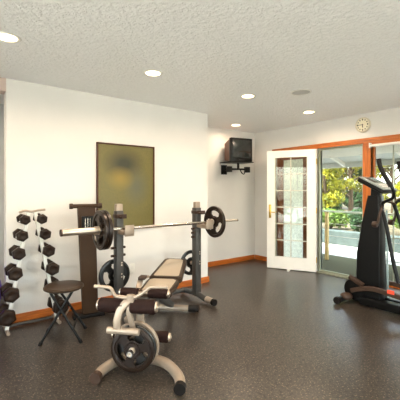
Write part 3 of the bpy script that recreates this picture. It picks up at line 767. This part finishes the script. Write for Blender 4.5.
# ---------------------------------------------------------------- folding stool
a0 = math.atan2(-.14, .288)
sl_ = thing('folding_stool', 'round brown folding stool with black crossed legs beside the dumbbells', 'stool', (.898, 3.19, 0), a0)
fin('seat', lathe(B(), [(0, .44), (.155, .438), (.172, .448), (.172, .462), (.16, .474), (.08, .479), (0, .480)], 44), 'seat_brown', sl_)
for sy in (-1, 1):
    for sx in (-1, 1):
        yy = sy*(.155 if sx > 0 else .14)
        lg = fin('leg', tube(B(), [(sx*.165, yy, .012), (-sx*.09, yy*.75, .44)], .0115, 12), 'black_satin', sl_)
        fin('foot_tip', tube(B(), [(sx*.170, yy, 0), (sx*.158, yy, .028)], .0155, 12), 'rubber_black', lg)
for sx in (-1, 1):
    fin('stretcher', tube(B(), [(sx*.10, -.125, .12), (sx*.10, .125, .12)], .008, 10), 'black_satin', sl_)
fin('pivot_rod', tube(B(), [(.03, -.125, .225), (.03, .125, .225)], .006, 8), 'steel', sl_)

# ---------------------------------------------------------------- elliptical trainer
EX = 4.0
el = thing('elliptical_trainer', 'black elliptical trainer standing in front of the glazed doors', 'elliptical trainer', (EX, 2.0, 0))
# local: x across (-x towards the viewer), y: + front, - user side
bm = B()
prof = [(.06, .05), (.06, .32), (.05, .60), (.0, .95), (-.075, 1.27), (-.20, 1.27), (-.215, .9), (-.225, .05)]  # (y, z)
va = []
for x, k in ((-.095, .9), (-.075, 1.0), (.075, 1.0), (.095, .9)):
    yc = -.1; ring = [bm.verts.new((x*(1 if z < .7 else .75), yc+(y-yc)*k, z)) for y, z in prof]; va.append(ring)
for p, q in zip(va, va[1:]):
    for k in range(len(prof)): bm.faces.new((p[k], p[(k+1) % len(prof)], q[(k+1) % len(prof)], q[k]))
bm.faces.new(va[0]); bm.faces.new(va[-1][::-1])
sh = fin('tower_shroud', bm, 'black_satin', el)
fin('side_trim', bartube(B(), [(.088, -.232, .06), (.086, -.225, .6), (.075, -.222, 1.1)], .028, .014, up=(0, 1, 0)), 'teal_trim', el)
# console
M = Matrix.Translation((0, -.16, 1.405)) @ Matrix.Rotation(math.atan2(.15, .28), 4, 'X')
co = fin('console', box(B(), -.17, .17, -.16, .16, -.05, .0, .015, M=M), 'black_plastic', el)
fin('console_top', box(B(), -.165, .165, -.155, .155, .0, .014, .006, M=M), 'console_grey', co)
fin('display', box(B(), -.10, .10, .0, .13, .014, .018, .002, M=M), 'tv_screen', co)
bm = B()
for i in range(5):
    for j in range(2): box(bm, -.10+i*.045, -.075+i*.045, -.11+j*.04, -.09+j*.04, .014, .019, .002, M=M)
fin('button', bm, 'white_plastic', co)
fin('console_neck', bartube(B(), [(0, -.14, 1.25), (0, -.15, 1.37)], .12, .09, up=(0, 1, 0)), 'black_plastic', el)
for s in (-1, 1):
    e = 0 if s < 0 else -.055
    ar = fin('moving_arm', tube(B(), [(s*.275+e, -.30, 1.62), (s*.27+e, -.345, 1.50), (s*.235+e*.5, -.42, 1.34), (s*.19, -.40, 1.25), (s*.17, -.30, 1.20), (s*.15, -.27, 1.15)], .017, 12, sm=5), 'black_plastic', el)
    fin('foam_grip', tube(B(), [(s*.275+e, -.292, 1.665), (s*.274+e, -.31, 1.58), (s*.268+e, -.35, 1.49), (s*.245+e*.7, -.405, 1.37)], .024, 14, sm=4), 'rubber_black', ar)
    fin('lower_arm', tube(B(), [(s*.16, -.26, 1.18), (s*.18, -.33, .95), (s*.20, -.40, .62), (s*.20, -.46, .36)], .02, 12, sm=4), 'black_plastic', el)
    ph = fin('pulse_handle', tube(B(), [(s*.06, -.24, 1.20), (s*.15, -.28, 1.17), (s*.20, -.27, 1.07), (s*.20, -.25, .97)], .013, 12, sm=5), 'lever_brown', el)
    fin('handle_knob', lathe(B(), [(0, -.03), (.03, -.025), (.034, 0), (.03, .025), (0, .03)], 18, 'y', (s*.20, -.22, .955)), 'lever_brown', ph)
    # pedal link
    pl = fin('pedal_link', bartube(B(), [(s*.17, .06, .16), (s*.19, -.04, .20), (s*.20, -.20, .24), (s*.20, -.44, .22), (s*.20, -.95, .17)], .045, .05, sm=4), 'lever_brown' , el)
    fin('foot_pedal', box(B(), s*.20-.06, s*.20+.06, -1.08, -.72, .21, .25, .012), 'black_plastic', el)
    fin('crank_lever', bartube(B(), [(s*.13, .11, .31), (s*.135, .02, .27), (s*.14, -.06, .235)], .03, .055), 'lever_brown', el)
fin('warning_label', box(B(), -.23, -.222, -.43, -.36, .235, .275), 'red_label', el)
fin('base_rail', box(B(), -.09, -.03, -1.45, .16, .03, .10, .01), 'black_satin', el)
fin('base_rail', box(B(), .03, .09, -1.45, .16, .03, .10, .01), 'black_satin', el)
fin('side_rail', box(B(), -.17, -.10, -1.45, -.02, .02, .11, .012), 'black_satin', el)
fin('flywheel_cover', lathe(B(), [(0, -.10), (.12, -.09), (.14, -.05), (.14, .05), (.12, .09), (0, .10)], 32, 'x', (0, .08, .15)), 'black_satin', el)
cb = fin('front_stabilizer', tube(B(), [(-.30, .16, .045), (.30, .16, .045)], .036), 'black_plastic', el)
for s in (-1, 1):
    fin('transport_wheel', lathe(B(), [(0, -.025), (.04, -.022), (.045, 0), (.04, .022), (0, .025)], 20, 'x', (s*.31, .16, .045)), 'rubber_black', cb)
    bm = B(); bmesh.ops.create_uvsphere(bm, u_segments=20, v_segments=12, radius=1)
    for v in bm.verts: v.co = Vector((s*.165+v.co.x*.07, .13+v.co.y*.07, .075+v.co.z*.045))
    fin('stabilizer_boot', bm, 'lever_brown', cb)
fin('rear_stabilizer', tube(B(), [(-.30, -1.42, .04), (.30, -1.42, .04)], .036), 'black_plastic', el)
